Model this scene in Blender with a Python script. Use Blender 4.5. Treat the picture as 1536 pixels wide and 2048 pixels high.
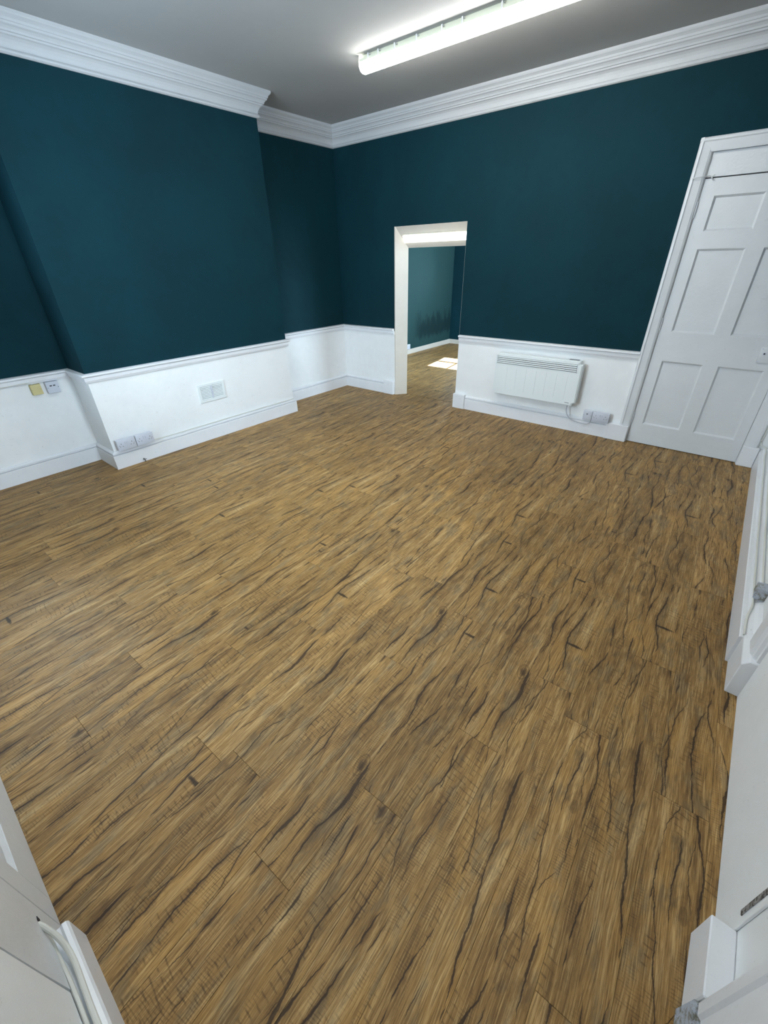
import bpy, bmesh, math, random
from mathutils import Vector, Matrix

C = bpy.context.scene.collection
S = bpy.context.scene
for o in list(bpy.data.objects): bpy.data.objects.remove(o)
R = math.radians

# ------------------------------------------------------------------ camera
cam = bpy.data.cameras.new('camera')
co = bpy.data.objects.new('camera', cam); C.objects.link(co)
co.location = (4.2629, -4.3636, 1.520)
co.rotation_euler = (Matrix.Rotation(R(39.1071), 3, 'Z') @ Matrix.Rotation(R(0.9875), 3, 'Y') @ Matrix.Rotation(R(58.7855), 3, 'X')).to_euler()
cam.sensor_fit = 'VERTICAL'; cam.sensor_height = 36.0; cam.lens = 36.0 * 828.94 / 2048
cam.clip_start = 0.02
S.camera = co

# ------------------------------------------------------------------ light
w = bpy.data.worlds.new('sky'); S.world = w; w.use_nodes = True
bg = w.node_tree.nodes['Background']
bg.inputs['Color'].default_value = (0.64, 0.83, 1.0, 1)
bg.inputs['Strength'].default_value = 10.0
sun = bpy.data.lights.new('sun', 'SUN'); sun.energy = 26; sun.angle = R(0.6); sun.color = (1, .86, .66)
so = bpy.data.objects.new('sun', sun); C.objects.link(so)
so.rotation_euler = Vector((.17, -1.0, -.74)).to_track_quat('-Z', 'Y').to_euler()
def portal(name, loc, rot, sx, sy):
    l = bpy.data.lights.new(name, 'AREA'); l.shape = 'RECTANGLE'; l.size = sx; l.size_y = sy
    l.cycles.is_portal = True
    o = bpy.data.objects.new(name, l); C.objects.link(o); o.location = loc; o.rotation_euler = rot
S.view_settings.view_transform = 'Standard'; S.view_settings.look = 'None'
S.view_settings.gamma = 1; S.view_settings.use_curve_mapping = False
S.view_settings.exposure = 1.38

# ------------------------------------------------------------------ dimensions (metres)
W = 4.693        # right wall plane
XA = -0.02       # left alcove wall near the camera
XB = 0.347       # chimney breast face
YB1, YB2 = -1.277, -3.269   # breast sides
YN = -4.655      # near wall plane
HC = 2.775       # ceiling
HD = 0.805       # dado rail top
HK = 0.15        # skirting top

# ------------------------------------------------------------------ node helpers
def srgb(r, g, b):
    f = lambda c: (c/255/12.92) if c/255 <= .04045 else ((c/255+.055)/1.055)**2.4
    return (f(r), f(g), f(b), 1)
class N:
    def __init__(s, name):
        s.m = bpy.data.materials.new(name); s.m.use_nodes = True
        s.t = s.m.node_tree; s.b = s.t.nodes['Principled BSDF']
        s.tc = s.t.nodes.new('ShaderNodeTexCoord')
    def n(s, typ, **kw):
        x = s.t.nodes.new('ShaderNode' + typ)
        for k, v in kw.items(): setattr(x, k, v)
        return x
    def l(s, a, b): s.t.links.new(a, b)
    def put(s, sock, v):
        if isinstance(v, bpy.types.NodeSocket): s.l(v, sock)
        else: sock.default_value = v
    def math(s, op, a, b=0.0, c=None, clamp=False):
        x = s.n('Math', operation=op); x.use_clamp = clamp
        s.put(x.inputs[0], a); s.put(x.inputs[1], b)
        if c is not None: s.put(x.inputs[2], c)
        return x.outputs[0]
    def scale(s, v, sc, off=(0, 0, 0)):
        x = s.n('Mapping'); s.put(x.inputs['Vector'], v)
        x.inputs['Scale'].default_value = sc; x.inputs['Location'].default_value = off
        return x.outputs[0]
    def noise(s, v, scale=1, detail=3, rough=.5, dist=0):
        x = s.n('TexNoise'); s.put(x.inputs['Vector'], v)
        x.inputs['Scale'].default_value = scale; x.inputs['Detail'].default_value = detail
        x.inputs['Roughness'].default_value = rough; x.inputs['Distortion'].default_value = dist
        return x.outputs['Fac']
    def ss(s, v, a, b, lo=0.0, hi=1.0):
        x = s.n('MapRange', interpolation_type='SMOOTHSTEP')
        s.put(x.inputs[0], v); x.inputs[1].default_value = a; x.inputs[2].default_value = b
        x.inputs[3].default_value = lo; x.inputs[4].default_value = hi
        return x.outputs[0]
    def mix(s, f, a, b, mode='MIX'):
        x = s.n('Mix', data_type='RGBA', blend_type=mode)
        s.put(x.inputs[0], f); s.put(x.inputs[6], a); s.put(x.inputs[7], b)
        return x.outputs[2]
    def bump(s, h, strength=.2, dist=.01):
        x = s.n('Bump'); s.put(x.inputs['Height'], h)
        x.inputs['Strength'].default_value = strength; x.inputs['Distance'].default_value = dist
        s.l(x.outputs[0], s.b.inputs['Normal'])
    def sep(s, v):
        x = s.n('SeparateXYZ'); s.l(v, x.inputs[0]); return x.outputs
    def comb(s, a, b, c=0.0):
        x = s.n('CombineXYZ'); s.put(x.inputs[0], a); s.put(x.inputs[1], b); s.put(x.inputs[2], c); return x.outputs[0]

def flat(name, col, rough=.5, metal=0, emit=None, strength=0, spec=.5):
    q = N(name); q.b.inputs['Base Color'].default_value = col
    q.b.inputs['Roughness'].default_value = rough; q.b.inputs['Metallic'].default_value = metal
    q.b.inputs['Specular IOR Level'].default_value = spec
    if emit: q.b.inputs['Emission Color'].default_value = emit; q.b.inputs['Emission Strength'].default_value = strength
    g = q.noise(q.tc.outputs['Object'], 60, 3)
    q.l(q.mix(q.math('MULTIPLY', g, .06), col, (col[0]*.8, col[1]*.8, col[2]*.8, 1)), q.b.inputs['Base Color'])
    return q.m

def paint(name, col, rough=.6, mottle=.10, bumps=.15, bscale=220, scuff=0.0, scuffcol=None):
    q = N(name); v = q.n('NewGeometry').outputs['Position']
    a = q.noise(v, 1.7, 4, .55); c = q.noise(v, 14, 4, .6)
    f = q.math('ADD', q.math('MULTIPLY', a, .7), q.math('MULTIPLY', c, .3))
    f = q.ss(f, .35, .65)
    dark = tuple(x*(1-mottle) for x in col[:3]) + (1,); lite = tuple(min(1, x*(1+mottle)) for x in col[:3]) + (1,)
    base = q.mix(f, dark, lite)
    if scuff:
        m1 = q.ss(q.noise(q.scale(v, (5, 5, 9)), 3, 6, .7), .63, .74)
        m2 = q.ss(q.noise(v, 40, 5, .7), .66, .72)
        base = q.mix(q.math('MULTIPLY', q.math('MAXIMUM', q.math('MULTIPLY', m1, .45), m2), scuff), base, scuffcol or srgb(150, 150, 150))
    q.l(base, q.b.inputs['Base Color'])
    q.b.inputs['Roughness'].default_value = rough
    if 'teal' in name: q.b.inputs['Specular IOR Level'].default_value = .2
    q.bump(q.math('ADD', q.noise(v, bscale, 2), q.math('MULTIPLY', q.noise(v, 12, 3), 1.5)), bumps, .003)
    return q.m

TEAL = srgb(2, 45, 54)
M = {}
M['teal'] = paint('teal_emulsion', TEAL, .8, .13, .12, 300)
M['white_wall'] = paint('white_wall_paint', srgb(234, 236, 236), .5, .03, .22, 200, .5, srgb(176, 178, 176))
M['gloss'] = paint('white_gloss_paint', srgb(228, 230, 233), .32, .025, .25, 90, .55, srgb(150, 148, 140))
M['door'] = paint('door_paint', srgb(214, 217, 219), .34, .025, .45, 70, .35, srgb(170, 168, 162))
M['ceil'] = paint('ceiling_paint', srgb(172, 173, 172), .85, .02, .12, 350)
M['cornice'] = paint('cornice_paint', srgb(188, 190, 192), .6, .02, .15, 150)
M['cream'] = paint('cream_jamb_paint', srgb(206, 199, 187), .5, .04, .2, 120, .3, srgb(160, 158, 150))
M['plastic'] = flat('white_plastic', srgb(200, 204, 214), .3)
M['heater'] = flat('heater_enamel', srgb(226, 232, 232), .35)
M['yellow'] = flat('yellowed_plastic', srgb(205, 194, 140), .4)
M['dark'] = flat('dark_hole', srgb(25, 25, 28), .8)
M['grey'] = flat('grey_metal', srgb(120, 122, 124), .4, .8)
M['slot'] = flat('slot_shadow_metal', srgb(46, 50, 56), .5)
M['marks'] = flat('grey_print', srgb(110, 118, 124), .5)
M['cable'] = flat('white_cable', srgb(214, 214, 206), .45)
M['cablegrey'] = flat('grey_cable', srgb(176, 178, 186), .45)
M['diffuser'] = flat('lit_diffuser', (1, 1, 1, 1), .4, 0, (1, .985, .94, 1), 15)
M['dimdiffuser'] = flat('lit_slim_diffuser', (1, 1, 1, 1), .4, 0, (1, .985, .94, 1), 1.1)
M['fitting'] = flat('fitting_body', srgb(215, 215, 195), .4)
M['clip'] = flat('steel_clip', srgb(230, 230, 232), .25, .3)
q = N('worn_plaster'); v = q.tc.outputs['Object']
f = q.ss(q.noise(v, 38, 6, .75), .47, .6)
q.l(q.mix(f, srgb(205, 212, 222), srgb(152, 150, 138)), q.b.inputs['Base Color']); q.b.inputs['Roughness'].default_value = .8
q.bump(q.noise(v, 50, 6, .7), 1.0, .02); M['worn'] = q.m
q = N('chipped_metal'); v = q.tc.outputs['Object']
f = q.ss(q.noise(v, 90, 5, .7), .45, .55)
q.l(q.mix(f, srgb(60, 58, 56), srgb(150, 148, 146)), q.b.inputs['Base Color']); q.b.inputs['Roughness'].default_value = .6
M['chipped'] = q.m
q = N('stained_teal'); v = q.n('NewGeometry').outputs['Position']
sx, sy, sz = q.sep(v)
edge = q.math('ADD', sz, q.math('MULTIPLY', q.noise(q.scale(v, (1, 9, 2.5)), 1.2, 5, .65), -.9))
up = q.ss(edge, .22, .0); lowc = q.ss(q.math('ADD', sz, q.math('MULTIPLY', q.noise(q.scale(v, (1, 14, 2)), 1, 4), .25)), .32, .42)
fwd = q.ss(sy, 2.45, 2.75)
msk = q.math('MULTIPLY', q.math('MULTIPLY', up, lowc), fwd)
q.l(q.mix(q.math('MULTIPLY', msk, .75), srgb(34, 66, 66), srgb(12, 36, 40)), q.b.inputs['Base Color'])
q.b.inputs['Roughness'].default_value = .8; q.b.inputs['Specular IOR Level'].default_value = .2; q.bump(q.noise(v, 9, 4), .3, .02); M['stain'] = q.m
# window glass
q = N('window_glass'); t = q.n('BsdfTransparent'); g = q.n('BsdfGlossy'); g.inputs['Roughness'].default_value = .02
mx = q.n('MixShader'); fr = q.n('Fresnel'); fr.inputs[0].default_value = 1.45
q.l(fr.outputs[0], mx.inputs[0]); q.l(t.outputs[0], mx.inputs[1]); q.l(g.outputs[0], mx.inputs[2])
q.l(mx.outputs[0], q.t.nodes['Material Output'].inputs['Surface']); M['glass'] = q.m

def wood():
    q = N('wood_plank_print')
    oi = q.n('ObjectInfo').outputs['Random']
    design = q.math('FLOOR', q.math('MULTIPLY', oi, 9.0))
    x, y, z = q.sep(q.tc.outputs['Object'])
    ox = q.math('MULTIPLY', design, 3.37); oy = q.math('MULTIPLY', design, 7.91)
    X = q.math('ADD', x, ox); Y = q.math('ADD', y, oy)
    P = q.comb(X, Y)
    wv = q.math('MULTIPLY', q.math('SUBTRACT', q.noise(q.scale(P, (6, 1.6, 1)), 1, 3, .5), .5), .05)
    Xw = q.math('ADD', X, wv); Pw = q.comb(Xw, Y)
    streak = q.noise(q.scale(Pw, (26, 1.5, 1)), 1, 9, .76)
    fine = q.noise(q.scale(Pw, (300, 9, 1)), 1, 4, .7)
    patch = q.noise(q.scale(Pw, (14, 4.5, 1)), 1, 7, .68)
    patch2 = q.noise(q.scale(Pw, (9, 2.3, 1), (5, 3, 0)), 1, 3, .6)
    dk, md, lt, gy = srgb(126, 97, 61), srgb(170, 134, 86), srgb(220, 188, 138), srgb(130, 114, 88)
    col = q.mix(q.ss(streak, .34, .54), dk, md)
    col = q.mix(q.ss(streak, .50, .70), col, lt)
    col = q.mix(q.math('MULTIPLY', q.ss(patch2, .48, .66), .55), col, srgb(196, 154, 96))
    col = q.mix(q.math('MULTIPLY', q.ss(patch, .50, .62), .62), col, gy)
    # darker plank blotches
    blot = q.noise(q.scale(Pw, (12, 4.5, 1), (9, 1, 0)), 1, 7, .7)
    col = q.mix(q.math('MULTIPLY', q.ss(blot, .53, .66), .5), col, srgb(104, 80, 52))
    # fine grain
    col = q.mix(q.ss(fine, .36, .54, .55, 0), col, srgb(88, 66, 40))
    col = q.mix(q.ss(fine, .52, .66, 0, .50), col, srgb(226, 194, 140))
    # saw marks across the plank
    wob = q.math('MULTIPLY', q.noise(q.scale(P, (9, 5, 1)), 1, 2), .022)
    def saw(per, wd, seed, mlo, mhi, amt, col, skew=.12):
        ph = q.math('FRACT', q.math('DIVIDE', q.math('ADD', q.math('ADD', Y, wob), q.math('MULTIPLY', X, skew)), per))
        ln = q.math('MULTIPLY', q.ss(ph, 0, wd*.5), q.ss(ph, wd*.5, wd, 1, 0))
        mk = q.ss(q.noise(q.scale(P, (11, 3.2, 1), (seed, seed*2, 0)), 1, 2), mlo, mhi)
        br = q.ss(q.noise(q.scale(P, (38, 60, 1), (seed, 0, 0)), 1, 2), .40, .55)
        return q.mix(q.math('MULTIPLY', q.math('MULTIPLY', q.math('MULTIPLY', ln, mk), br), amt), col, srgb(58, 44, 30))
    col = saw(.021, .36, 4.0, .53, .60, .50, col)
    col = saw(.0075, .6, 11.0, .49, .60, .38, col, -.1)
    # long cracks
    crack = None
    for i, (cx, amp, wid, th) in enumerate(((-.046, .12, .0110, .43), (.006, .16, .0060, .46), (.050, .12, .0105, .44), (.028, .20, .0030, .42), (-.02, .20, .0030, .42))):
        n1 = q.noise(q.comb(q.math('ADD', q.math('MULTIPLY', design, 1.37), 3.3*i), q.math('MULTIPLY', Y, 1.6)), 1, 2)
        n2 = q.noise(q.comb(q.math('ADD', design, 9.1*i), q.math('MULTIPLY', Y, 26)), 1, 3, .6)
        ctr = q.math('ADD', q.math('ADD', q.math('MULTIPLY', q.math('SUBTRACT', n1, .5), amp*1.6), q.math('MULTIPLY', q.math('SUBTRACT', n2, .5), .014)), cx)
        wn = q.noise(q.comb(q.math('ADD', design, 5.7*i+2), q.math('MULTIPLY', Y, 2.1)), 1, 4, .64)
        wd = q.ss(wn, th, th+.30, 0, wid)
        d = q.math('ABSOLUTE', q.math('SUBTRACT', x, ctr))
        c = q.math('SUBTRACT', 1.0, q.math('DIVIDE', d, q.math('ADD', wd, .0001)), clamp=True)
        c = q.math('MULTIPLY', q.ss(c, .0, .5), q.ss(wd, .0002, .0012))
        halo = q.math('MULTIPLY', q.math('SUBTRACT', 1.0, q.math('DIVIDE', d, q.math('ADD', q.math('MULTIPLY', wd, 4.0), .0001)), clamp=True), .42)
        halo = q.math('MULTIPLY', halo, q.ss(wd, .0004, .002))
        c = q.math('MAXIMUM', c, halo)
        crack = c if crack is None else q.math('MAXIMUM', crack, c)
    col = q.mix(q.math('MULTIPLY', crack, .88), col, srgb(50, 37, 27))
    # knots
    vo = q.n('TexVoronoi'); q.l(q.scale(q.comb(Xw, Y), (7.5, 3.4, 1), (1.3, .4, 0)), vo.inputs['Vector']); vo.inputs['Scale'].default_value = 1
    vo.inputs['Randomness'].default_value = .9; d = vo.outputs['Distance']
    cr = q.sep(vo.outputs['Color'])
    on = q.math('GREATER_THAN', cr[0], .45)
    dn = q.math('ADD', d, q.math('MULTIPLY', q.math('SUBTRACT', q.noise(q.scale(P, (60, 30, 1)), 1, 3), .5), .16))
    kn = q.math('MULTIPLY', q.ss(dn, .04, .13, .85, 0), on)
    ring = q.math('MULTIPLY', q.math('MULTIPLY', q.ss(d, .08, .26, .45, 0), on), q.ss(q.math('SINE', q.math('MULTIPLY', d, 95)), .1, .8))
    col = q.mix(q.math('MAXIMUM', kn, ring), col, srgb(54, 39, 26))
    # short slanted gouges
    vo2 = q.n('TexVoronoi'); mp = q.n('Mapping'); q.l(P, mp.inputs[0]); mp.inputs['Rotation'].default_value = (0, 0, R(38)); mp.inputs['Scale'].default_value = (2.3, 11, 1)
    q.l(mp.outputs[0], vo2.inputs['Vector']); vo2.inputs['Scale'].default_value = 1
    on2 = q.math('GREATER_THAN', q.sep(vo2.outputs['Color'])[1], .80)
    gd = q.math('ADD', vo2.outputs['Distance'], q.math('MULTIPLY', q.math('SUBTRACT', q.noise(P, 40, 2), .5), .12))
    go = q.math('MULTIPLY', q.ss(gd, .05, .12, .9, 0), on2)
    col = q.mix(go, col, srgb(48, 38, 28))
    # plank to plank tone
    tone = q.math('ADD', .70, q.math('MULTIPLY', q.math('FRACT', q.math('MULTIPLY', oi, 37.7)), .20))
    hs = q.n('HueSaturation'); q.l(col, hs.inputs['Color']); q.l(tone, hs.inputs['Value']); hs.inputs['Saturation'].default_value = 1.06
    q.l(hs.outputs[0], q.b.inputs['Base Color'])
    q.l(q.math('ADD', .44, q.math('MULTIPLY', fine, .16)), q.b.inputs['Roughness'])
    q.b.inputs['Specular IOR Level'].default_value = .28
    h = q.math('SUBTRACT', q.math('MULTIPLY', fine, .5), q.math('MULTIPLY', crack, .8))
    q.bump(h, .5, .0015)
    return q.m
M['wood'] = wood()

# ------------------------------------------------------------------ mesh helpers
def obj(name, bm, mats, parent=None, smooth=False, **props):
    me = bpy.data.meshes.new(name)
    bmesh.ops.recalc_face_normals(bm, faces=bm.faces)
    bm.to_mesh(me); bm.free()
    for m in (mats if isinstance(mats, (list, tuple)) else [mats]): me.materials.append(m)
    if smooth:
        for p in me.polygons: p.use_smooth = True
        try: me.set_sharp_from_angle(angle=R(35))
        except Exception: pass
    o = bpy.data.objects.new(name, me); C.objects.link(o)
    if parent: o.parent = parent; o.matrix_parent_inverse = parent.matrix_basis.inverted()
    for k, v in props.items(): o[k] = v
    return o
def box(bm, x0, x1, y0, y1, z0, z1, bev=0, mi=0, seg=1):
    vs = [bm.verts.new((x, y, z)) for x in (x0, x1) for y in (y0, y1) for z in (z0, z1)]
    fs = []
    for f in ((0, 1, 3, 2), (4, 6, 7, 5), (0, 4, 5, 1), (2, 3, 7, 6), (0, 2, 6, 4), (1, 5, 7, 3)):
        fc = bm.faces.new([vs[i] for i in f]); fc.material_index = mi; fs.append(fc)
    if bev:
        es = set(e for f in fs for e in f.edges)
        bmesh.ops.bevel(bm, geom=list(es), offset=bev, segments=seg, affect='EDGES', profile=.5)
    return vs
def bx(*a, **k):
    bm = bmesh.new(); box(bm, *a, **k); return bm
def poly(bm, pts, mi=0):
    f = bm.faces.new([bm.verts.new(p) for p in pts]); f.material_index = mi; return f
def prism(bm, pts2, axis, a, b, mi=0):
    """extrude closed 2-D outline along an axis from a to b"""
    def P(u, v, w):
        return {0: (w, u, v), 1: (u, w, v), 2: (u, v, w)}[axis]
    A = [bm.verts.new(P(u, v, a)) for u, v in pts2]; B = [bm.verts.new(P(u, v, b)) for u, v in pts2]
    n = len(pts2)
    for i in range(n):
        f = bm.faces.new((A[i], A[(i+1) % n], B[(i+1) % n], B[i])); f.material_index = mi
    bm.faces.new(A).material_index = mi; bm.faces.new(B[::-1]).material_index = mi
def tube(bm, pts, r, seg=8, cap=True):
    pts = [Vector(p) for p in pts]; rings = []
    up = Vector((0, 0, 1))
    for i, p in enumerate(pts):
        d = (pts[min(i+1, len(pts)-1)] - pts[max(i-1, 0)]).normalized()
        a = d.cross(up)
        if a.length < .05: a = d.cross(Vector((0, 1, 0)))
        a.normalize(); b = a.cross(d)
        rings.append([bm.verts.new(p + r*(math.cos(t)*a + math.sin(t)*b)) for t in [2*math.pi*k/seg for k in range(seg)]])
    for A, B in zip(rings, rings[1:]):
        for k in range(seg): bm.faces.new((A[k], A[(k+1) % seg], B[(k+1) % seg], B[k]))
    if cap: bm.faces.new(rings[0][::-1]); bm.faces.new(rings[-1])
def spline(ctrl, n=8):
    P = [Vector(p) for p in ctrl]; P = [P[0]] + P + [P[-1]]; out = []
    for i in range(1, len(P)-2):
        for k in range(n):
            t = k/n; a, b, c, d = P[i-1:i+3]
            out.append(.5*((2*b) + (c-a)*t + (2*a-5*b+4*c-d)*t*t + (3*b-a-3*c+d)*t**3))
    out.append(P[-2]); return out
def cyl(bm, c, r, axis, a, b, seg=16):
    pts = [(c[0]+r*math.cos(2*math.pi*k/seg), c[1]+r*math.sin(2*math.pi*k/seg)) for k in range(seg)]
    prism(bm, pts, axis, a, b)
def empty(name, loc, **props):
    o = bpy.data.objects.new(name, None); C.objects.link(o); o.location = loc; o.empty_display_size = .1
    for k, v in props.items(): o[k] = v
    return o
ST = dict(kind='structure')

def sweep_seg(bm, p0, p1, m0, m1, prof, z0, mi=0):
    """sweep profile (d from wall, z) along wall segment; m0/m1 = miter offset vectors per unit d"""
    A = [bm.verts.new((p0[0]+m0[0]*d, p0[1]+m0[1]*d, z0+z)) for d, z in prof]
    B = [bm.verts.new((p1[0]+m1[0]*d, p1[1]+m1[1]*d, z0+z)) for d, z in prof]
    n = len(prof)
    for i in range(n):
        bm.faces.new((A[i], A[(i+1) % n], B[(i+1) % n], B[i])).material_index = mi
    bm.faces.new(A); bm.faces.new(B[::-1])
PATH = [(XA, YN), (XA, YB2), (XB, YB2), (XB, YB1), (0, YB1), (0, 0), (W, 0), (W, YN), (XA, YN)]
def normal(i):
    a, b = PATH[i], PATH[i+1]; dx, dy = b[0]-a[0], b[1]-a[1]; L = math.hypot(dx, dy)
    return (dy/L, -dx/L)
def miter(i):    # at vertex i between segment i-1 and i
    n = len(PATH)-1
    a, b = normal((i-1) % n), normal(i % n); return (a[0]+b[0], a[1]+b[1])
def run(name, i, prof, z0, mat, t0=None, t1=None, **props):
    """segment i, optionally cut square at distance coordinates t0/t1 (world coordinate along the wall)"""
    a, b = PATH[i], PATH[i+1]; nn = normal(i); m0, m1 = miter(i), miter(i+1)
    along = 0 if abs(b[0]-a[0]) > abs(b[1]-a[1]) else 1
    if t0 is not None: a = (t0, a[1]) if along == 0 else (a[0], t0); m0 = nn
    if t1 is not None: b = (t1, b[1]) if along == 0 else (b[0], t1); m1 = nn
    bm = bmesh.new(); sweep_seg(bm, a, b, m0, m1, prof, z0)
    return obj(name, bm, mat, **ST, **props)

# ------------------------------------------------------------------ floor
random.seed(5)
TH = R(1.9); PW, PL = .155, 1.24
def clip(polyp, x0, x1, y0, y1):
    def cut(P, f, inter):
        out = []
        for i in range(len(P)):
            a, b = P[i-1], P[i]
            if f(b):
                if not f(a): out.append(inter(a, b))
                out.append(b)
            elif f(a): out.append(inter(a, b))
        return out
    for ax, v, s in ((0, x0, 1), (0, x1, -1), (1, y0, 1), (1, y1, -1)):
        f = lambda p: (p[ax]-v)*s >= 0
        def inter(a, b):
            t = (v-a[ax])/(b[ax]-a[ax]); return (a[0]+(b[0]-a[0])*t, a[1]+(b[1]-a[1])*t)
        polyp = cut(polyp, f, inter)
        if len(polyp) < 3: return []
    return polyp
def plank_mesh(P):
    """P: outline in local coordinates; low board with a small chamfer round its top"""
    cx = sum(p[0] for p in P)/len(P); cy = sum(p[1] for p in P)/len(P)
    bm = bmesh.new()
    ins = [(p[0]-math.copysign(min(.0009, abs(p[0]-cx)*.2), p[0]-cx), p[1]-math.copysign(min(.0009, abs(p[1]-cy)*.2), p[1]-cy)) for p in P]
    A = [bm.verts.new((p[0], p[1], -.004)) for p in P]; B = [bm.verts.new((p[0], p[1], -.0008)) for p in P]
    D = [bm.verts.new((p[0], p[1], 0)) for p in ins]; n = len(P)
    for i in range(n):
        j = (i+1) % n
        bm.faces.new((A[i], A[j], B[j], B[i])); bm.faces.new((B[i], B[j], D[j], D[i]))
    bm.faces.new(D); return bm
def lay(floor, x0, x1, y0, y1, limit=300, skip=None, x_ref=3.61, y_ref=-3.99, table={}):
    c, s = math.cos(TH), math.sin(TH)
    full = None; cnt = 0
    for i in range(-60, 60):
        for j in range(-6, 9):
            u = (x_ref + PW/2) + i*PW                       # rotated-frame centre
            v = table.get(i, y_ref + (i*.37) % PL + ((i*7) % 5 - 2)*.02) % PL + .62 + (j-3)*PL
            cx, cy = c*u - s*v, s*u + c*v
            if cx < x0-.8 or cx > x1+.8 or cy < y0-.8 or cy > y1+.8: continue
            g = .0003; q4 = [(-PW/2+g, -PL/2+g), (PW/2-g, -PL/2+g), (PW/2-g, PL/2-g), (-PW/2+g, PL/2-g)]
            wq = [(cx+c*a-s*b, cy+s*a+c*b) for a, b in q4]
            k = clip(wq, x0, x1, y0, y1)
            if not k: continue
            if skip and all(skip(p) for p in k): continue
            area = abs(sum(k[m-1][0]*k[m][1]-k[m][0]*k[m-1][1] for m in range(len(k))))/2
            if area < .0015: continue
            isfull = max(abs(p[0]-r_[0])+abs(p[1]-r_[1]) for p, r_ in zip(k, wq)) < 1e-6 if len(k) == 4 else False
            if isfull and full is not None:
                o = bpy.data.objects.new('plank', full); C.objects.link(o); o.parent = floor
            else:
                loc = [((p[0]-cx)*c+(p[1]-cy)*s, -(p[0]-cx)*s+(p[1]-cy)*c) for p in k]
                o = obj('plank', plank_mesh(loc), M['wood'], floor)
                if isfull: full = o.data
            o.location = (cx, cy, 0); o.rotation_euler = (0, 0, TH); cnt += 1
    print('planks', cnt)
fl = obj('floor', bx(XA-.01, W+.01, YN-.01, .115, -.05, -.0045), M['dark'], **ST)
lay(fl, XA+.002, W-.002, YN+.002, .112, skip=lambda p: (p[0] < XB and YB2 < p[1] < YB1) or (p[1] > 0 and not .86 < p[0] < 1.8),
    table={0: -3.99, 1: -3.614, -1: -4.325, -5: -3.585, -6: -3.894, -7: -3.233, -8: -2.96, -9: -2.38, -10: -3.85, -11: -4.05, -13: -3.48, -16: -4.14, -3: -2.94, 4: -2.85, 3: -2.085})
# threshold and the floor of the room beyond
NX0, NX1, NY1 = -.62, 3.2, 3.8
fl2 = obj('floor', bx(NX0-.01, NX1+.01, .118, NY1+.01, -.05, -.0045), M['dark'], **ST)
lay(fl2, NX0+.002, NX1, .118, NY1-.002, x_ref=.05, y_ref=.3)

# ------------------------------------------------------------------ walls of the room (teal above the dado, white below)
def wall_slab(name, x0, x1, y0, y1, z1=HC, **props):
    bm = bmesh.new(); box(bm, x0, x1, y0, y1, 0, HD-.03, mi=1); box(bm, x0, x1, y0, y1, HD-.03, z1, mi=0)
    return obj(name, bm, [M['teal'], M['white_wall']], **ST)
AY0, AY1, AZ0, AZ1 = -4.56, -3.86, 1.25, 2.40
bm = bmesh.new()
for y0, y1, z0, z1 in ((YN, AY0, 0, HC), (AY1, YB2, 0, HC), (AY0, AY1, 0, AZ0), (AY0, AY1, AZ1, HC)):
    if z0 < HD-.03 < z1: box(bm, XA-.2, XA, y0, y1, z0, HD-.03, mi=1); box(bm, XA-.2, XA, y0, y1, HD-.03, z1, mi=0)
    else: box(bm, XA-.2, XA, y0, y1, z0, z1, mi=1 if z1 < HD else 0)
obj('wall_left_near', bm, [M['teal'], M['white_wall']], **ST)
w4 = obj('added_window_4', bx(XA-.104, XA-.100, AY0+.05, AY1-.05, AZ0+.05, AZ1-.05), M['glass'], **ST)  # unseen window, added to light the right wall and near floor
for a in ((AY0, AY0+.05, AZ0, AZ1), (AY1-.05, AY1, AZ0, AZ1), (AY0+.05, AY1-.05, AZ0, AZ0+.05), (AY0+.05, AY1-.05, AZ1-.05, AZ1), (AY0+.05, AY1-.05, 1.80, 1.84)):
    obj('frame', bx(XA-.13, XA-.075, a[0], a[1], a[2], a[3], bev=.003), M['gloss'], w4)
portal('window_portal', (XA-.06, (AY0+AY1)/2, (AZ0+AZ1)/2), (0, R(-90), 0), AZ1-AZ0, AY1-AY0)
wall_slab('wall_chimney_breast', XA-.2, XB, YB2+.0005, YB1-.0005)
wall_slab('wall_left_far', XA-.2, 0, YB1, 0)
T = .115
# back wall with the low splayed opening and the door recess
bm = bmesh.new()
def wb(x0, x1, z0, z1):
    if z0 < HD-.03 < z1:
        box(bm, x0, x1, 0, T, z0, HD-.03, mi=1); box(bm, x0, x1, 0, T, HD-.03, z1, mi=0)
    else: box(bm, x0, x1, 0, T, z0, z1, mi=1 if z1 < HD else 0)
wb(-.3, .868, 0, HC); wb(.868, 1.778, 1.93, HC); wb(1.778, 3.66, 0, HC); wb(3.66, 4.535, 2.13, HC); wb(4.535, W+.1, 0, HC)
obj('wall_back', bm, [M['teal'], M['white_wall']], **ST)
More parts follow.
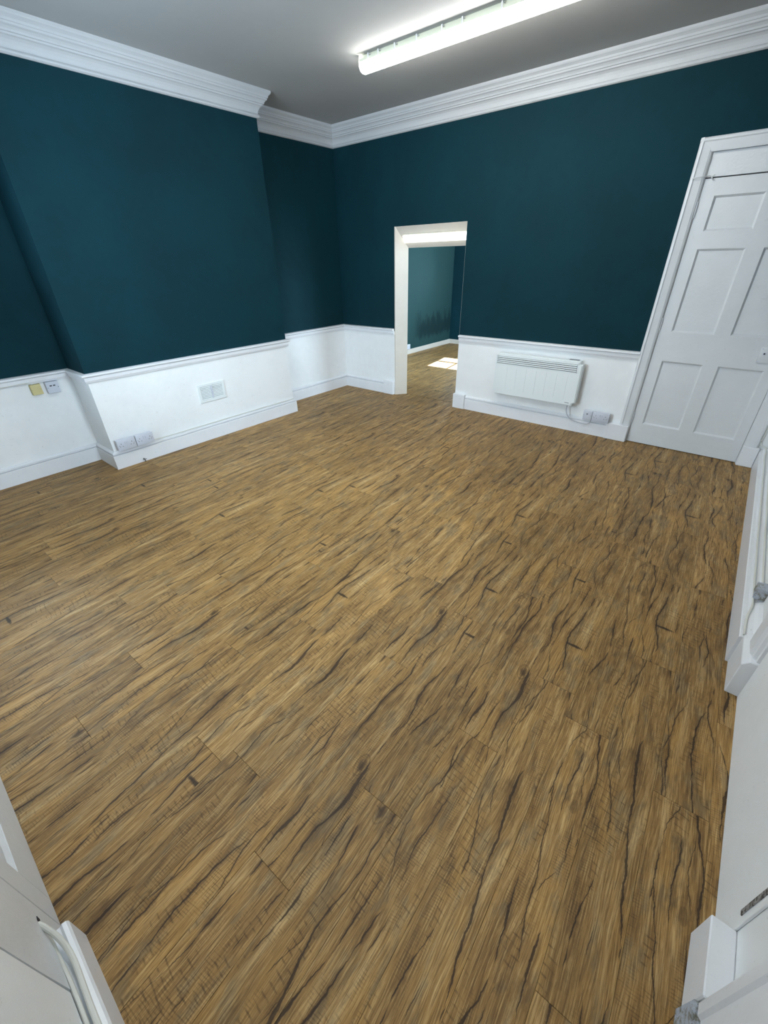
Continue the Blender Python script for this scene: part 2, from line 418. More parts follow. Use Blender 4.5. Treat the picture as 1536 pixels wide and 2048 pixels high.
# strip of teal above the sloped lintel
OL, OR_, OT, OB = .880, 1.780, 1.839, 1.640
bm = bmesh.new()
prism(bm, [(0.0, OT), (T, OB), (T, 1.93), (0.0, 1.93)], 0, .868, 1.778, mi=1)
for f in bm.faces:
    if abs(f.calc_center_median().y) < .001: f.material_index = 0
obj('doorway_head', bm, [M['teal'], M['cream']], **dict(kind='structure'))
bm = bmesh.new()
prism(bm, [(.8675, .001), (OL, -.0015), (.981, T), (.8675, T)], 2, 0, 1.84)
obj('doorway_jamb', bm, M['cream'], **ST)
bm = bmesh.new()
prism(bm, [(1.7745, .004), (1.7778, .004), (1.7778, T), (1.7745, T)], 2, 0, 1.66)
obj('doorway_jamb', bm, M['cream'], **ST)
GX0, GX1, GZ0, GZ1 = 1.0, 2.2, 1.0, 2.35
bm = bmesh.new()
for x0, x1, z0, z1 in ((XA-.2, GX0, 0, HC), (GX1, W+.2, 0, HC), (GX0, GX1, 0, GZ0), (GX0, GX1, GZ1, HC)):
    if z0 < HD-.03 < z1: box(bm, x0, x1, YN-.2, YN, z0, HD-.03, mi=1); box(bm, x0, x1, YN-.2, YN, HD-.03, z1, mi=0)
    else: box(bm, x0, x1, YN-.2, YN, z0, z1, mi=1 if z1 < HD else 0)
obj('wall_near', bm, [M['teal'], M['white_wall']], **ST)
w3 = obj('added_window_3', bx(GX0+.05, GX1-.05, YN-.104, YN-.100, GZ0+.05, GZ1-.05), M['glass'], **ST)  # unseen window, added to light the room from behind the camera
for a in ((GX0, GX0+.05, GZ0, GZ1), (GX1-.05, GX1, GZ0, GZ1), (GX0+.05, GX1-.05, GZ0, GZ0+.05), (GX0+.05, GX1-.05, GZ1-.05, GZ1), (GX0+.05, GX1-.05, 1.58, 1.62)):
    obj('frame', bx(a[0], a[1], YN-.13, YN-.075, a[2], a[3], bev=.003), M['gloss'], w3)
portal('window_portal', ((GX0+GX1)/2, YN-.06, (GZ0+GZ1)/2), (R(90), 0, 0), GX1-GX0, GZ1-GZ0)
# right wall with window opening
WY0, WY1, WZ0, WZ1 = -3.54, -2.70, .72, 2.42
bm = bmesh.new()
def wr(y0, y1, z0, z1, m=None):
    if z0 < HD-.03 < z1:
        box(bm, W, W+.28, y0, y1, z0, HD-.03, mi=1); box(bm, W, W+.28, y0, y1, HD-.03, z1, mi=0)
    else: box(bm, W, W+.28, y0, y1, z0, z1, mi=1 if z1 < HD else 0)
wr(WY1, .2, 0, HC); wr(YN, WY0, 0, HC); wr(WY0, WY1, 0, WZ0); wr(WY0, WY1, WZ1, HC)
obj('wall_right', bm, [M['teal'], M['white_wall']], **ST)
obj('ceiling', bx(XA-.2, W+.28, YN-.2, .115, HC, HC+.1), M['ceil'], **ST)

# room beyond
obj('wall_next_left', bx(NX0-.15, NX0, .1155, NY1, 0, HC), M['stain'], **ST)
bm = bmesh.new()
WX0, WX1, VZ0, VZ1 = -.15, .68, .98, 1.62
for a in ((NX0-.15, WX0, 0, HC), (WX1, NX1+.2, 0, HC), (WX0, WX1, 0, VZ0), (WX0, WX1, VZ1, HC)):
    box(bm, a[0], a[1], NY1, NY1+.06, a[2], a[3])
obj('wall_next_far', bm, M['teal'], **ST)
bm = bmesh.new()
for a in ((.1155, .9, 0, HC), (3.1, NY1, 0, HC), (.9, 3.1, 0, .7), (.9, 3.1, 2.45, HC)): box(bm, NX1, NX1+.15, a[0], a[1], a[2], a[3])
obj('wall_next_right', bm, M['teal'], **ST)
w5 = obj('added_window_5', bx(NX1+.07, NX1+.075, .95, 3.05, .75, 2.40), M['glass'], **ST)  # unseen window, added to brighten the room beyond
for a in ((.9, .95, .7, 2.45), (3.05, 3.1, .7, 2.45), (.95, 3.05, .7, .75), (.95, 3.05, 2.40, 2.45)): obj('frame', bx(NX1+.04, NX1+.11, a[0], a[1], a[2], a[3]), M['gloss'], w5)
portal('window_portal', (NX1+.02, 2.0, 1.57), (0, R(90), 0), 1.75, 2.2)
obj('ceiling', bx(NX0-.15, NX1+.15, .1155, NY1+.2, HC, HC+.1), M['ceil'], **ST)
obj('baseboard_next_left', bx(NX0, NX0+.018, .12, NY1, 0, .085, bev=.004), M['cream'], **ST)
obj('baseboard_next_far', bx(NX0+.0185, NX1, NY1-.018, NY1, 0, .085, bev=.004), M['cream'], **ST)
wn = obj('window_2', bx(WX0, WX1, NY1+.03, NY1+.035, VZ0, VZ1), M['glass'], **ST)  # unseen window, placed and sized to cast the sun patch
bm = bmesh.new()
for a in ((WX0, WX0+.03, VZ0, VZ1), (WX1-.03, WX1, VZ0, VZ1), (WX0, WX1, VZ0, VZ0+.03), (WX0, WX1, VZ1-.03, VZ1), (.25, .28, VZ0, VZ1), (WX0, WX1, 1.25, 1.275)):
    box(bm, a[0], a[1], NY1+.01, NY1+.05, a[2], a[3])
obj('window_frame', bm, M['gloss'], wn)

# ------------------------------------------------------------------ cornice, dado rail, skirting
CORN = [(0, -.175), (.010, -.175), (.020, -.168), (.022, -.160), (.018, -.153), (.012, -.148), (.012, -.140), (.016, -.124), (.024, -.110), (.036, -.099), (.046, -.095),
        (.048, -.086), (.056, -.084), (.058, -.074), (.066, -.064), (.076, -.058), (.078, -.048), (.083, -.046), (.085, -.034), (.093, -.026), (.100, -.020), (.104, -.012), (.104, 0), (0, 0)]
CORN = [(a, b) for a, b in CORN]
sides = ['left_near', 'breast_near_side', 'breast', 'breast_far_side', 'left_far', 'back', 'right', 'near']
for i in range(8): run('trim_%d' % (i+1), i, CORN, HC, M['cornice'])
DADO = [(0, -.068), (.014, -.068), (.016, -.060), (.020, -.054), (.022, -.030), (.018, -.026), (.030, -.023), (.036, -.018), (.036, -.009), (.030, -.004), (0, 0)]
k = 9
for i, t0, t1 in ((0, -4.6, None), (1, None, None), (2, None, None), (3, None, None), (4, None, None), (5, None, .862), (5, 1.783, 3.588)):
    run('trim_%d' % k, i, DADO, HD, M['gloss'], t0, t1); k += 1
SK = [(0, 0), (.025, 0), (.025, .118), (.022, .121), (.007, .122), (.007, .127), (.021, .129), (.021, .141), (.014, .147), (.008, .152), (0, .154)]
for nm, i, t0, t1 in (('left_near', 0, -4.6, None), ('breast_near_side', 1, None, None), ('breast', 2, None, None), ('breast_far_side', 3, None, None), ('left_far', 4, None, None), ('back_left', 5, None, .705), ('back_middle', 5, 1.924, 3.476)):
    run('baseboard_' + nm, i, SK, 0, M['gloss'], t0, t1)
# plinth blocks
def plinth(x0, x1, h, d=.038):
    obj('trim_%d' % plinth.k, bx(x0, x1, -d, -.0005, 0, h, bev=.004), M['gloss'], **ST); plinth.k += 1
plinth.k = k
plinth(.706, .862, .168); plinth(1.772, 1.923, .165, .042); plinth(3.477, 3.668, .156, .042); plinth(4.524, 4.631, .168, .042)
k = plinth.k

# ------------------------------------------------------------------ the panelled door in the back wall
d1 = obj('door_1', bx(3.6755, 4.5175, .028, .055, .006, 1.980), M['door'], **ST)
def frame_panel(bm, x0, x1, z0, z1):
    """four sloping quadrant strips dropping from the face (y=.010) to the panel (y=.021)"""
    b = .013
    o = [(x0, .0100, z0), (x1, .0100, z0), (x1, .0100, z1), (x0, .0100, z1)]
    i_ = [(x0+b, .0265, z0+b), (x1-b, .0265, z0+b), (x1-b, .0265, z1-b), (x0+b, .0265, z1-b)]
    for a in range(4):
        c = (a+1) % 4; poly(bm, [o[a], o[c], i_[c], i_[a]])
cols = [(3.762, 4.056), (4.158, 4.450)]; rows = [(.187, .746), (.975, 1.555), (1.666, 1.878)]
xs = [3.6755, 3.762, 4.056, 4.158, 4.450, 4.5175]; zs = [.006, .187, .746, .975, 1.555, 1.666, 1.878, 1.980]
def dpart(name, x0, x1, z0, z1): obj(name, bx(x0, x1, .0100, .0285, z0, z1), M['door'], d1)
dpart('stile', xs[0], xs[1], zs[0], zs[-1]); dpart('stile', xs[4], xs[5], zs[0], zs[-1])
for a, b in ((0, 1), (2, 3), (4, 5), (6, 7)): dpart('rail', xs[1], xs[4], zs[a], zs[b])
for a, b in ((1, 2), (3, 4), (5, 6)): dpart('muntin', xs[2], xs[3], zs[a], zs[b])
for (x0, x1) in cols:
    for (z0, z1) in rows:
        bm = bmesh.new(); frame_panel(bm, x0, x1, z0, z1); box(bm, x0+.013, x1-.013, .0255, .0277, z0+.013, z1-.013)
        obj('panel', bm, M['door'], d1)
for z in (.24, 1.03, 1.80):
    bm = bmesh.new(); cyl(bm, (3.6745, .004), .0065, 2, z-.05, z+.05, 10); obj('hinge', bm, M['door'], d1, smooth=True)
bm = bmesh.new(); box(bm, 4.375, 4.475, .0015, .0100, .80, .915, bev=.006, seg=2)
kp = obj('lock_plate', bm, M['door'], d1, smooth=True)
bm = bmesh.new(); cyl(bm, (4.405, .869), .011, 1, -.0005, .0015, 14); obj('keyhole_ring', bm, M['plastic'], kp)
bm = bmesh.new(); cyl(bm, (4.405, .869), .0055, 1, -.0012, .0016, 12); obj('keyhole', bm, M['dark'], kp)
for x, z in ((4.386, .812), (4.386, .903)):
    bm = bmesh.new(); cyl(bm, (x, z), .005, 1, .0000, .0016, 10); obj('screw', bm, M['plastic'], kp)
# over-door board, lining and architrave
obj('trim_%d' % k, bx(3.662, 4.533, .012, .06, 1.988, 2.128), M['door'], **ST); k += 1
obj('trim_%d' % k, bx(3.661, 3.6735, -.001, .10, 0, 2.129), M['door'], **ST); k += 1
obj('trim_%d' % k, bx(4.5195, 4.534, -.001, .10, .0, 2.129), M['door'], **ST); k += 1
obj('trim_%d' % k, bx(3.66, 4.535, .0565, .114, 0, 2.129), M['dark'], **ST); k += 1
def arch_v(x_out, x_in, z0, z1, mat):
    s = 1 if x_in > x_out else -1; w_ = abs(x_in-x_out)
    pr = [(0, 0), (0, -.020), (.008, -.028), (.020, -.029), (.026, -.023), (.034, -.021), (w_-.012, -.016), (w_-.006, -.012), (w_, -.010), (w_, 0)]
    bm = bmesh.new(); prism(bm, [(x_out+s*a, b-.0003) for a, b in pr], 2, z0, z1); return bm
obj('trim_%d' % k, arch_v(3.585, 3.668, .157, 2.21, M['door']), M['door'], **ST); k += 1
obj('trim_%d' % k, arch_v(4.612, 4.527, .169, 2.21, M['door']), M['door'], **ST); k += 1
bm = bmesh.new(); pr = [(0, 2.128), (-.010, 2.128), (-.012, 2.134), (-.021, 2.176), (-.023, 2.184), (-.029, 2.190), (-.028, 2.202), (-.020, 2.210), (0, 2.210)]
prism(bm, [(a-.0006, b) for a, b in pr], 0, 3.5845, 4.6125); obj('trim_%d' % k, bm, M['door'], **ST); k += 1
# hook and eye at the top of the frame
h = empty('cabin_hook', (3.66, -.03, 1.99), label='small white painted hook latch near the top left corner of the panelled door frame', category='hook')
bm = bmesh.new(); tube(bm, spline([(3.60, -.034, 1.985), (3.65, -.034, 1.990), (3.70, -.002, 1.993), (3.712, .002, 1.983)]), .003, 6); obj('hook_bar', bm, M['door'], h, smooth=True)
bm = bmesh.new(); tube(bm, spline([(3.724, .006, 2.00), (3.716, -.003, 1.988), (3.722, -.003, 1.972), (3.732, .006, 1.970)]), .003, 6); obj('eye', bm, M['door'], h, smooth=True)

# ------------------------------------------------------------------ right wall: skirting, ledge, window trim
SKR = [(0, 0), (.060, 0), (.060, .147), (.056, .151), (.042, .152), (.038, .160), (.022, .168), (.012, .182), (0, .190)]
bm = bmesh.new(); sweep_seg(bm, (W, -.002), (W, -2.497), (-1, 0), (-1, 0), SKR, 0)
obj('baseboard_right', bm, M['gloss'], **ST)
def wedge_plinth(name, y0, y1, h0, h1, d=.05):
    bm = bmesh.new(); prism(bm, [(W-d, 0), (W-.0005, 0), (W-.0005, h1), (W-d*.62, h1), (W-d, h0)], 1, y0, y1)
    bmesh.ops.bevel(bm, geom=list(bm.edges), offset=.003, segments=1, affect='EDGES')
    return obj(name, bm, M['gloss'], **ST)
wedge_plinth('trim_%d' % k, -2.682, -2.498, .165, .19); k += 1
ARW = [(0, 0), (0, -.012), (.012, -.014), (.018, -.024), (.030, -.026), (.040, -.034), (.115, -.036), (.120, -.028), (.135, -.030), (.150, -.024), (.155, 0)]
def arch_w(y_in, s, z0, z1):
    bm = bmesh.new(); prism(bm, [(W-.0004+b, y_in+s*a) for a, b in ARW], 2, z0, z1)
    return obj('trim_%d' % k, bm, M['gloss'], **ST)
arch_w(-2.682+.01, 1, .191, WZ1+.1); k += 1
bm = bmesh.new(); prism(bm, [(W-.052, -3.765), (W-.0005, -3.765), (W-.0005, -3.594), (W-.052, -3.594)], 2, 0, .14)
bmesh.ops.bevel(bm, geom=list(bm.edges), offset=.003, segments=1, affect='EDGES')
obj('trim_%d' % k, bm, M['gloss'], **ST); k += 1
# upright board beside it and the knocked skirting below
bm = bmesh.new(); prism(bm, [(W-.0005, -3.768), (W-.046, -3.768), (W-.052, -3.774), (W-.052, -3.796), (W-.046, -3.802), (W-.046, -3.87), (W-.05, -3.875), (W-.05, -3.93), (W-.0005, -3.94)], 2, .118, 2.5)
obj('trim_%d' % k, bm, M['gloss'], **ST); k += 1
bm = bmesh.new(); box(bm, W-.062, W-.0005, -4.59, -3.7665, 0, .112, bev=.004)
bmesh.ops.subdivide_edges(bm, edges=[e for e in bm.edges if e.calc_length() > .2], cuts=60, use_grid_fill=True)
rn = random.Random(3)
for vv in bm.verts:
    if vv.co.z > .05 and vv.co.x < W-.02: vv.co.z -= rn.random()*.016; vv.co.x += rn.random()*.008
obj('baseboard_right_near', bm, M['worn'], **ST)
# plain apron board below the window with the narrow worn slot at its near edge
obj('trim_%d' % k, bx(W-.006, W-.0004, -3.5925, -2.684, 0, WZ0-.02, bev=.001), M['white_wall'], **ST); k += 1
bm = bmesh.new(); box(bm, W-.0085, W-.0062, -3.575, -3.563, .175, .60)
obj('metal_strip', bm, M['chipped'], label='narrow chipped dark metal strip standing upright beside the board under the window', category='strip')
# unseen window above the apron, put in for its daylight
w1 = obj('window_1', bx(W+.15, W+.154, WY0+.05, WY1-.05, WZ0+.05, WZ1-.05), M['glass'], **ST)
def wf(name, y0, y1, z0, z1, x0=W+.12, x1=W+.18): obj(name, bx(x0, x1, y0, y1, z0, z1, bev=.003), M['gloss'], w1)
wf('frame', WY0, WY0+.05, WZ0, WZ1); wf('frame', WY1-.05, WY1, WZ0, WZ1); wf('frame', WY0+.05, WY1-.05, WZ1-.05, WZ1); wf('frame', WY0+.05, WY1-.05, WZ0, WZ0+.05)
wf('glazing_bar', WY0+.05, WY1-.05, 1.55, 1.59); wf('window_sill', WY0-.02, WY1+.02, WZ0-.03, WZ0-.0005, W-.03, W+.119)
portal('window_portal', (W+.10, (WY0+WY1)/2, (WZ0+WZ1)/2), (0, R(90), 0), WZ1-WZ0, WY1-WY0)
portal('window_portal', ((WX0+WX1)/2, NY1-.02, (VZ0+VZ1)/2), (R(-90), 0, 0), WX1-WX0, VZ1-VZ0)
# worn block on the ledge
bm = bmesh.new(); box(bm, W-.040, W-.001, -2.25, -2.185, .1915, .250, bev=.004)
bmesh.ops.subdivide_edges(bm, edges=list(bm.edges), cuts=3, use_grid_fill=True)
for vv in bm.verts: vv.co += Vector((rn.random()-.5, rn.random()-.5, rn.random()-.5))*.004
obj('wall_block', bm, M['worn'], label='small chipped off-white block on the ledge above the right skirting board', category='block')
# cables along the right-hand ledge
cz = lambda: (rn.random()-.5)*.004
bm = bmesh.new()
tube(bm, spline([(4.622, -.012, .74), (4.620, -.010, .45), (4.618, -.012, .24), (4.624, -.016, .196), (4.640, -.020, .186), (4.664, -.06, .180)] + [(4.660+cz(), -.06-.2*i, .1745+.003*math.sin(i)) for i in range(1, 12)] + [(4.648, -2.36, .164), (4.645, -2.49, .160)]), .0045, 8)
obj('cable', bm, M['cable'], smooth=True, label='lower white cable lying along the top of the right skirting ledge', category='cable')
bm = bmesh.new()
tube(bm, spline([(4.668, -.008, .70), (4.668, -.008, .30), (4.672, -.012, .205), (4.682, -.05, .197)] + [(4.6835+cz()*.5, -.15-.2*i, .197+cz()) for i in range(10)] + [(4.684, -2.17, .199)]), .0045, 8)
obj('cable', bm, M['cable'], smooth=True, label='upper white cable on the right wall above the ledge, ending at the chipped block', category='cable')

# ------------------------------------------------------------------ near wall: door, skirting and cables at lower left
YD = -4.640
d2 = obj('door_2', bx(2.40, 3.328, YD-.012, YD-.006, .004, 1.98), M['door'], **ST)
def d2p(n, x0, x1, z0, z1): obj(n, bx(x0, x1, YD-.0065, YD+.004, z0, z1, bev=.001), M['door'], d2)
d2p('stile', 3.245, 3.328, .004, 1.98); d2p('stile', 2.40, 2.49, .004, 1.98); d2p('rail', 2.4905, 3.2445, .004, .195)
d2p('rail', 2.4905, 3.2445, .75, .97); d2p('rail', 2.4905, 3.2445, 1.88, 1.98); d2p('muntin', 2.82, 2.92, .1955, .7495); d2p('muntin', 2.82, 2.92, .9705, 1.8795)
for x0, x1 in ((2.4905, 2.8195), (2.9205, 3.2445)):
    for z0, z1 in ((.1955, .7495), (.9705, 1.8795)):
        bm = bmesh.new(); b = .016
        o_ = [(x0, YD+.002, z0), (x1, YD+.002, z0), (x1, YD+.002, z1), (x0, YD+.002, z1)]
        i_ = [(x0+b, YD-.0055, z0+b), (x1-b, YD-.0055, z0+b), (x1-b, YD-.0055, z1-b), (x0+b, YD-.0055, z1-b)]
        for a in range(4): poly(bm, [o_[a], o_[(a+1) % 4], i_[(a+1) % 4], i_[a]])
        obj('panel', bm, M['door'], d2)
bm = bmesh.new(); prism(bm, [(3.331, 0), (3.3985, 0), (3.3985, .1315), (3.546, .1315), (3.550, .30), (3.546, 2.05), (3.331, 2.05)], 1, YN+.0003, YD+.0035)
obj('trim_%d' % k, bm, M['door'], **ST); k += 1
obj('trim_%d' % k, bx(3.5508, 4.60, YN+.0003, YD+.002, .1315, 2.05, bev=.001), M['white_wall'], **ST); k += 1
SKN = [(0, 0), (.054, 0), (.054, .112), (.050, .120), (.042, .123), (.036, .117), (.014, .118), (.012, .128), (0, .130)]
bm = bmesh.new(); sweep_seg(bm, (4.63, YN), (3.4, YN), (0, 1), (0, 1), SKN, 0)
obj('baseboard_near', bm, M['gloss'], **ST)
def near_cable(pts, r, label):
    bm = bmesh.new(); tube(bm, spline(pts), r, 10); obj('cable', bm, M['cable'], smooth=True, label=label, category='cable')
near_cable([(3.385, -4.643, .180), (3.405, -4.632, .170), (3.445, -4.620, .145), (3.50, -4.615, .130), (3.62, -4.618, .128), (3.8, -4.617, .128), (4.1, -4.618, .128)], .006,
           'white cable curving from the dark hole along the outer skirting edge at lower left')
near_cable([(3.400, -4.6375, .148), (3.42, -4.6375, .136), (3.46, -4.6370, .1262), (3.55, -4.6335, .1255), (3.8, -4.6335, .1255), (4.1, -4.6335, .1255)], .005,
           'white cable on the near skirting at lower left, the one closest to the wall')
bm = bmesh.new(); cyl(bm, (3.382, .178), .008, 1, YD+.0036, YD+.0050, 9)
for vv in bm.verts: vv.co.x += (rn.random()-.5)*.005; vv.co.z += (rn.random()-.5)*.006
obj('drilled_hole', bm, M['dark'], label='ragged dark hole in the lower left frame where the cables come out', category='hole')

# ------------------------------------------------------------------ ceiling light
lt = empty('batten_light', (1.5, -1.15, HC), label='long glowing white strip light fixed to the ceiling, seen above the left of the room', category='light')
LX0, LX1, LYC = 1.492, 3.32, -1.148
bm = bmesh.new(); box(bm, LX0+.01, LX1-.01, LYC-.034, LYC+.034, HC-.030, HC-.0005, bev=.003); obj('body', bm, M['fitting'], lt)
bm = bmesh.new()
pr = [(LYC-.048, HC-.0305), (LYC-.050, HC-.045), (LYC-.046, HC-.066), (LYC-.034, HC-.080), (LYC-.015, HC-.087), (LYC+.015, HC-.087), (LYC+.034, HC-.080), (LYC+.046, HC-.066), (LYC+.050, HC-.045), (LYC+.048, HC-.0305)]
prism(bm, pr, 0, LX0, LX1); obj('diffuser', bm, M['diffuser'], lt, smooth=True)
bm = bmesh.new(); prism(bm, [(a+(LYC-a)*-.03, b) for a, b in pr], 0, LX0-.006, LX0-.0002); obj('end_cap', bm, M['diffuser'], lt)
obj('end_shade_plate', bx(LX0-.012, LX0-.0065, LYC-.05, LYC+.05, HC-.060, HC-.0005, bev=.002), M['fitting'], lt)  # plate added to block diffuser glow from the ceiling at this end
bm = bmesh.new(); box(bm, LX0, LX1, LYC-.056, LYC-.0505, HC-.038, HC-.024); box(bm, LX0, LX1, LYC-.0505, LYC-.0345, HC-.029, HC-.024)
box(bm, LX0, LX1, LYC+.0505, LYC+.056, HC-.038, HC-.024); box(bm, LX0, LX1, LYC+.0345, LYC+.0505, HC-.029, HC-.024); obj('rim', bm, M['fitting'], lt)
for x in (1.579, 1.671, 1.815, 1.994, 2.187, 2.332, 2.589, 2.8, 3.0, 3.2):
    bm = bmesh.new(); box(bm, x-.005, x+.005, LYC-.062, LYC-.0562, HC-.042, HC-.008, bev=.001); box(bm, x-.005, x+.005, LYC-.0615, LYC-.0345, HC-.013, HC-.008); obj('clip', bm, M['clip'], lt)
# added unseen copy of the strip light, to brighten the near half
l2 = empty('batten_light', (3.3, -3.15, HC), label='added ceiling strip light out of view by the near wall, for extra light', category='light')
for ch in list(lt.children):
    if ch.name.startswith('clip'): continue
    c2 = ch.copy(); C.objects.link(c2); c2.parent = l2; c2.matrix_parent_inverse = Matrix.Translation((.35, -2.15, 0)) @ lt.matrix_basis.inverted()
    c2.matrix_parent_inverse = lt.matrix_basis.inverted()
l2.location = (lt.location.x+.35, lt.location.y-2.15, lt.location.z)
# light across the sloping head of the opening
lb = empty('batten_light', (1.4, .05, 1.74), label='short glowing strip light across the sloping head of the low doorway', category='light')
def onslope(y): return OT + (OB-OT)*y/T
nx = Vector((0, -(OT-OB), -T)).normalized()
bm = bmesh.new()
P0 = Vector((0, .046, onslope(.046))); P1 = Vector((0, .082, onslope(.082))); e = nx*.0005; n2 = nx*.022
prism(bm, [((P0+e).y, (P0+e).z), ((P1+e).y, (P1+e).z), ((P1+n2).y, (P1+n2).z), ((P0+n2).y, (P0+n2).z)], 0, .962, 1.774)
obj('diffuser', bm, M['dimdiffuser'], lb)
e2 = nx*.0003; n3 = nx*.008
bm = bmesh.new(); Q0 = Vector((0, .042, onslope(.042))); Q1 = Vector((0, .0455, onslope(.0455)))
prism(bm, [((Q0+e2).y, (Q0+e2).z), ((Q1+e2).y, (Q1+e2).z), ((Q1+n3).y, (Q1+n3).z), ((Q0+n3).y, (Q0+n3).z)], 0, .962, 1.774); obj('body', bm, M['fitting'], lb)

# ------------------------------------------------------------------ panel heater
hx0, hx1, hz0, hz1, hy0, hy1 = 2.289, 3.163, .267, .686, -.100, -.030
ht = empty('panel_heater', (2.72, -.03, .27), label='white wall-mounted panel heater with a slotted grille along its top, beside the doorway', category='heater')
bm = bmesh.new(); box(bm, hx0, hx1, hy0, hy1, hz0, hz1)
es = [e for e in bm.edges if abs(e.verts[0].co.y-e.verts[1].co.y) > .01]
bmesh.ops.bevel(bm, geom=es, offset=.028, segments=5, affect='EDGES')
es = [e for e in bm.edges if e.verts[0].co.y < hy0+.001 and e.verts[1].co.y < hy0+.001]
bmesh.ops.bevel(bm, geom=es, offset=.008, segments=3, affect='EDGES')
obj('casing', bm, M['heater'], ht, smooth=True)
bm = bmesh.new(); box(bm, 2.309, 3.118, hy0-.0012, hy0-.0002, .586, .656); obj('grille_recess', bm, M['slot'], ht)
for i in range(4):
    z = .592 + i*.0172
    bm = bmesh.new(); box(bm, 2.312, 3.115, hy0-.007, hy0-.0014, z-.0015, z+.0105, bev=.002); obj('slat', bm, M['heater'], ht)
bm = bmesh.new()
for a in ((2.302, 2.3095, .580, .662), (3.1175, 3.125, .580, .662), (2.302, 3.125, .657, .662), (2.302, 3.125, .580, .585)): box(bm, a[0], a[1], hy0-.003, hy0-.0002, a[2], a[3])
obj('grille_frame', bm, M['heater'], ht)
for i in range(7):
    x = 2.43 + i*.103
    bm = bmesh.new(); box(bm, x-.0015, x+.0015, hy0-.0022, hy0-.0001, .32, .555); obj('panel_crease', bm, M['heater'], ht)
bm = bmesh.new()
for i, x in enumerate((3.068, 3.075, 3.082, 3.089, 3.096, 3.102)): box(bm, x, x+.005, hy0-.0009, hy0-.0001, .2905, .2965 + (.001 if i in (0, 3) else 0))
obj('badge', bm, M['marks'], ht, label='tiny illegible grey badge')
bm = bmesh.new(); box(bm, 3.02, 3.11, -.06, -.035, hz1+.0002, hz1+.004); obj('control_strip', bm, M['marks'], ht)
for x in (2.42, 2.98): obj('wall_bracket', bx(x, x+.04, -.0298, -.0005, .35, .62), M['grey'], ht)
bm = bmesh.new(); tube(bm, spline([(3.09, -.06, .268), (3.088, -.062, .22), (3.105, -.063, .17), (3.15, -.064, .130), (3.215, -.064, .112), (3.29, -.064, .110), (3.325, -.058, .122), (3.334, -.045, .150)]), .0042, 8)
obj('power_cord', bm, M['cablegrey'], ht, smooth=True, label='thin grey power cord')
# ------------------------------------------------------------------ wall sockets (built once facing -y at the origin)
def faceplate(root, wd, ht_, depth, holes, switches, mat=None):
    mat = mat or M['plastic']
    bm = bmesh.new(); box(bm, -wd/2+.002, wd/2-.002, -depth+.008, -.0003, -ht_/2+.002, ht_/2-.002, bev=.002); obj('back_box', bm, mat, root)
    bm = bmesh.new(); box(bm, -wd/2, wd/2, -depth, -depth+.0078, -ht_/2, ht_/2, bev=.0025, seg=2); obj('face_plate', bm, mat, root, smooth=True)
    for x in switches:
        bm = bmesh.new(); box(bm, x-.005, x+.005, -depth-.004, -depth+.001, .006, .026, bev=.0012); obj('switch', bm, mat, root)
    for (x, z, w_, h_) in holes:
        bm = bmesh.new(); box(bm, x-w_/2, x+w_/2, -depth-.0003, -depth+.001, z-h_/2, z+h_/2); obj('pin_hole', bm, M['slot'], root)
    for x in (-wd*.41, wd*.41):
        bm = bmesh.new(); cyl(bm, (x, 0), .0028, 1, -depth-.0006, -depth+.0005, 8); obj('screw', bm, M['grey'], root)
DH = []
for cx in (-.044, .044): DH += [(cx, .012, .0035, .009), (cx-.011, -.010, .007, .004), (cx+.011, -.010, .007, .004)]
def double_socket(loc, rz, label, group):
    r = empty('double_socket', (0, 0, 0), label=label, category='socket')
    if group: r['group'] = group
    faceplate(r, .150, .092, .040, DH, (-.009, .009)); r.location = loc; r.rotation_euler = (0, 0, rz); return r
double_socket((3.415, -.0255, .196), 0, 'white double socket nearest the panelled door, on the skirting right of the heater', None)
sp = empty('fused_spur', (0, 0, 0), label='white square fused outlet taking the heater cord, left of the double socket', category='outlet')
faceplate(sp, .082, .092, .034, [(-.004, .012, .012, .010), (-.004, -.004, .003, .003)], ())
sp.location = (3.294, -.0255, .196)
BX = XB+.0255
double_socket((BX, -3.171, .210), R(90), 'white double socket nearest the chimney breast corner, on the left wall skirting', None)
double_socket((BX, -3.016, .210), R(90), 'white double socket second from the chimney breast corner, to the right of its twin', None)
def wallbox(name, loc, rz, wd, h, d, mat, label, marks):
    r = empty(name, (0, 0, 0), label=label, category='outlet')
    bm = bmesh.new(); box(bm, -wd/2, wd/2, -d+.006, -.0003, -h/2, h/2, bev=.002); obj('back_box', bm, mat, r)
    bm = bmesh.new(); box(bm, -wd/2+.001, wd/2-.001, -d, -d+.0058, -h/2+.001, h/2-.001, bev=.002); obj('cover', bm, mat, r)
    for x, z, a, b in marks:
        bm = bmesh.new(); box(bm, x-a/2, x+a/2, -d-.0005, -d+.001, z-b/2, z+b/2); obj('slot', bm, M['slot'], r)
    r.location = loc; r.rotation_euler = (0, 0, rz); return r
wallbox('junction_box', (XA, -3.535, .690), R(90), .072, .080, .030, M['yellow'], 'yellowed square junction box under the dado rail at far left, fed by a thin cable', [(-.028, 0, .003, .003), (.028, 0, .003, .003)])
wallbox('network_outlet', (XA, -3.425, .687), R(90), .090, .092, .034, M['plastic'], 'white square outlet plate with two dark ports, right of the yellowed box', [(-.012, .014, .016, .009), (.012, .014, .016, .009), (-.035, 0, .004, .004), (.036, 0, .004, .006)])
bm = bmesh.new(); tube(bm, spline([(XA+.022, -4.3, .785-.045), (XA+.024, -3.95, .745), (XA+.024, -3.70, .748), (XA+.024, -3.60, .750), (XA+.022, -3.565, .742), (XA+.018, -3.553, .7305)]), .0035, 8)
obj('cable', bm, M['cable'], smooth=True, label='thin white cable along the far left dado rail to the yellowed box', category='cable')

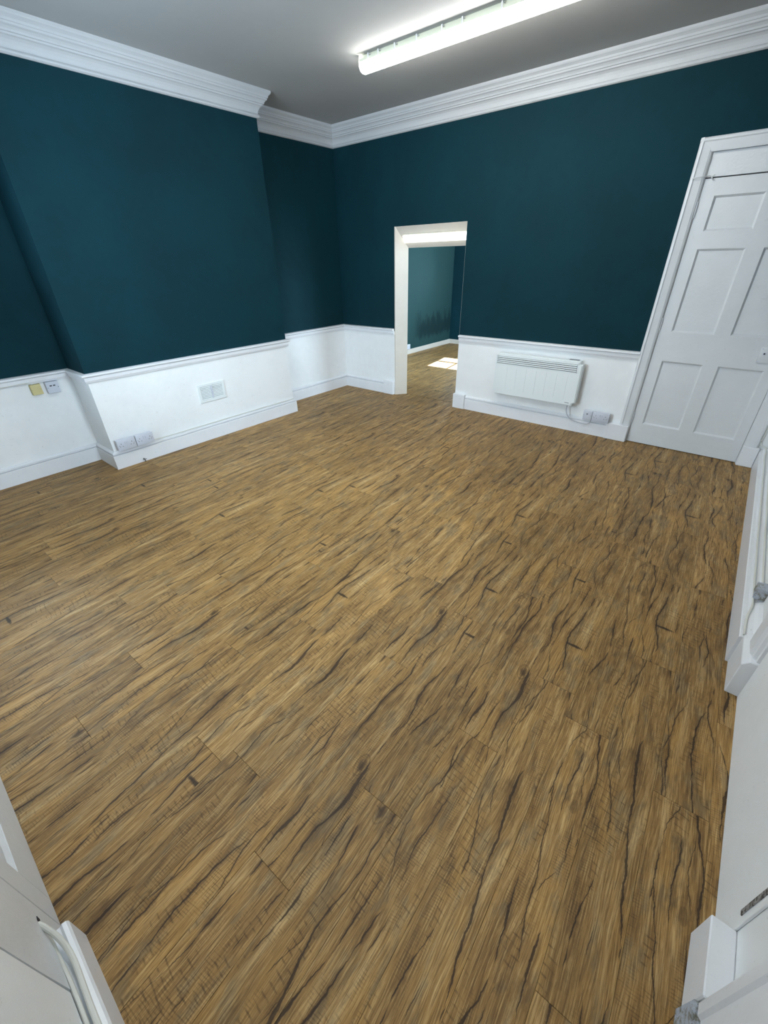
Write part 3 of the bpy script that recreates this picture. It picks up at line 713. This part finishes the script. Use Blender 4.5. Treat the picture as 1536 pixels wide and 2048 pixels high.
# vent grille on the breast
vy, vz = -2.261, .450
vg = empty('vent_grille', (XB, vy, vz), label='white rectangular louvred air vent in the middle of the chimney breast', category='vent')
hw, hh = .140, .085
bm = bmesh.new(); x0, x1 = XB+.0003, XB+.009
for a in ((-hw, hw, hh-.024, hh), (-hw, hw, -hh, -hh+.024), (-hw, -hw+.024, -hh+.024, hh-.024), (hw-.024, hw, -hh+.024, hh-.024)): box(bm, x0, x1, vy+a[0], vy+a[1], vz+a[2], vz+a[3], bev=.0015)
obj('frame', bm, M['heater'], vg)
bm = bmesh.new(); box(bm, XB+.0002, XB+.0012, vy-hw+.024, vy+hw-.024, vz-hh+.024, vz+hh-.024); obj('backing', bm, M['slot'], vg)
for i in range(9):
    z = vz-hh+.0305 + i*.0135
    for a, b in ((-hw+.0245, -.007), (.007, hw-.0245)):
        bm = bmesh.new(); prism(bm, [(XB+.0015, z+.004), (XB+.008, z-.004), (XB+.009, z-.003), (XB+.0025, z+.0055)], 1, vy+a, vy+b) if 0 else None
        vs = [(XB+.0015, z+.003), (XB+.0080, z-.0045), (XB+.0086, z-.0030), (XB+.0020, z+.0048)]
        A = [bm.verts.new((p[0], vy+a, p[1])) for p in vs]; B = [bm.verts.new((p[0], vy+b, p[1])) for p in vs]
        for j in range(4): bm.faces.new((A[j], A[(j+1) % 4], B[(j+1) % 4], B[j]))
        bm.faces.new(A[::-1]); bm.faces.new(B)
        obj('slat', bm, M['heater'], vg)
bm = bmesh.new(); box(bm, XB+.0015, XB+.0095, vy-.0065, vy+.0065, vz-hh+.0245, vz+hh-.0245); obj('centre_bar', bm, M['plastic'], vg)
bm = bmesh.new(); box(bm, XB+.0097, XB+.016, vy-.010, vy+.010, vz-.010, vz+.010, bev=.003); obj('slide_knob', bm, M['plastic'], vg)

# painted-over cable on top of the breast skirting
bm = bmesh.new(); tube(bm, spline([(XB+.020, -2.945, .163)] + [(XB+.018+cz()*.5, -2.8+.22*i, .158+abs(cz())*.4) for i in range(7)] + [(XB+.018, YB1-.01, .158)]), .0045, 8)
obj('cable', bm, M['cable'], smooth=True, label='painted-over white cable running along the chimney breast skirting from the sockets', category='cable')
# cut pipe stub
bm = bmesh.new(); tube(bm, spline([(XB+.040, -3.063, .0005), (XB+.040, -3.063, .018), (XB+.033, -3.066, .030), (XB+.027, -3.070, .026)]), .004, 8); tube(bm, [(XB+.0385, -3.080, .022), (XB+.0385, -3.048, .024)], .0025, 6)
obj('pipe_stub', bm, M['grey'], smooth=True, label='small grey cut-off pipe stub at the foot of the chimney breast skirting', category='pipe')
# small outlet in the next room
ns = empty('wall_outlet', (0, 0, 0), label='small white outlet low on the left wall of the room seen through the doorway', category='outlet')
faceplate(ns, .085, .085, .030, [(0, .012, .004, .010)], ())
ns.location = (NX0, 2.31, .135); ns.rotation_euler = (0, 0, R(90))
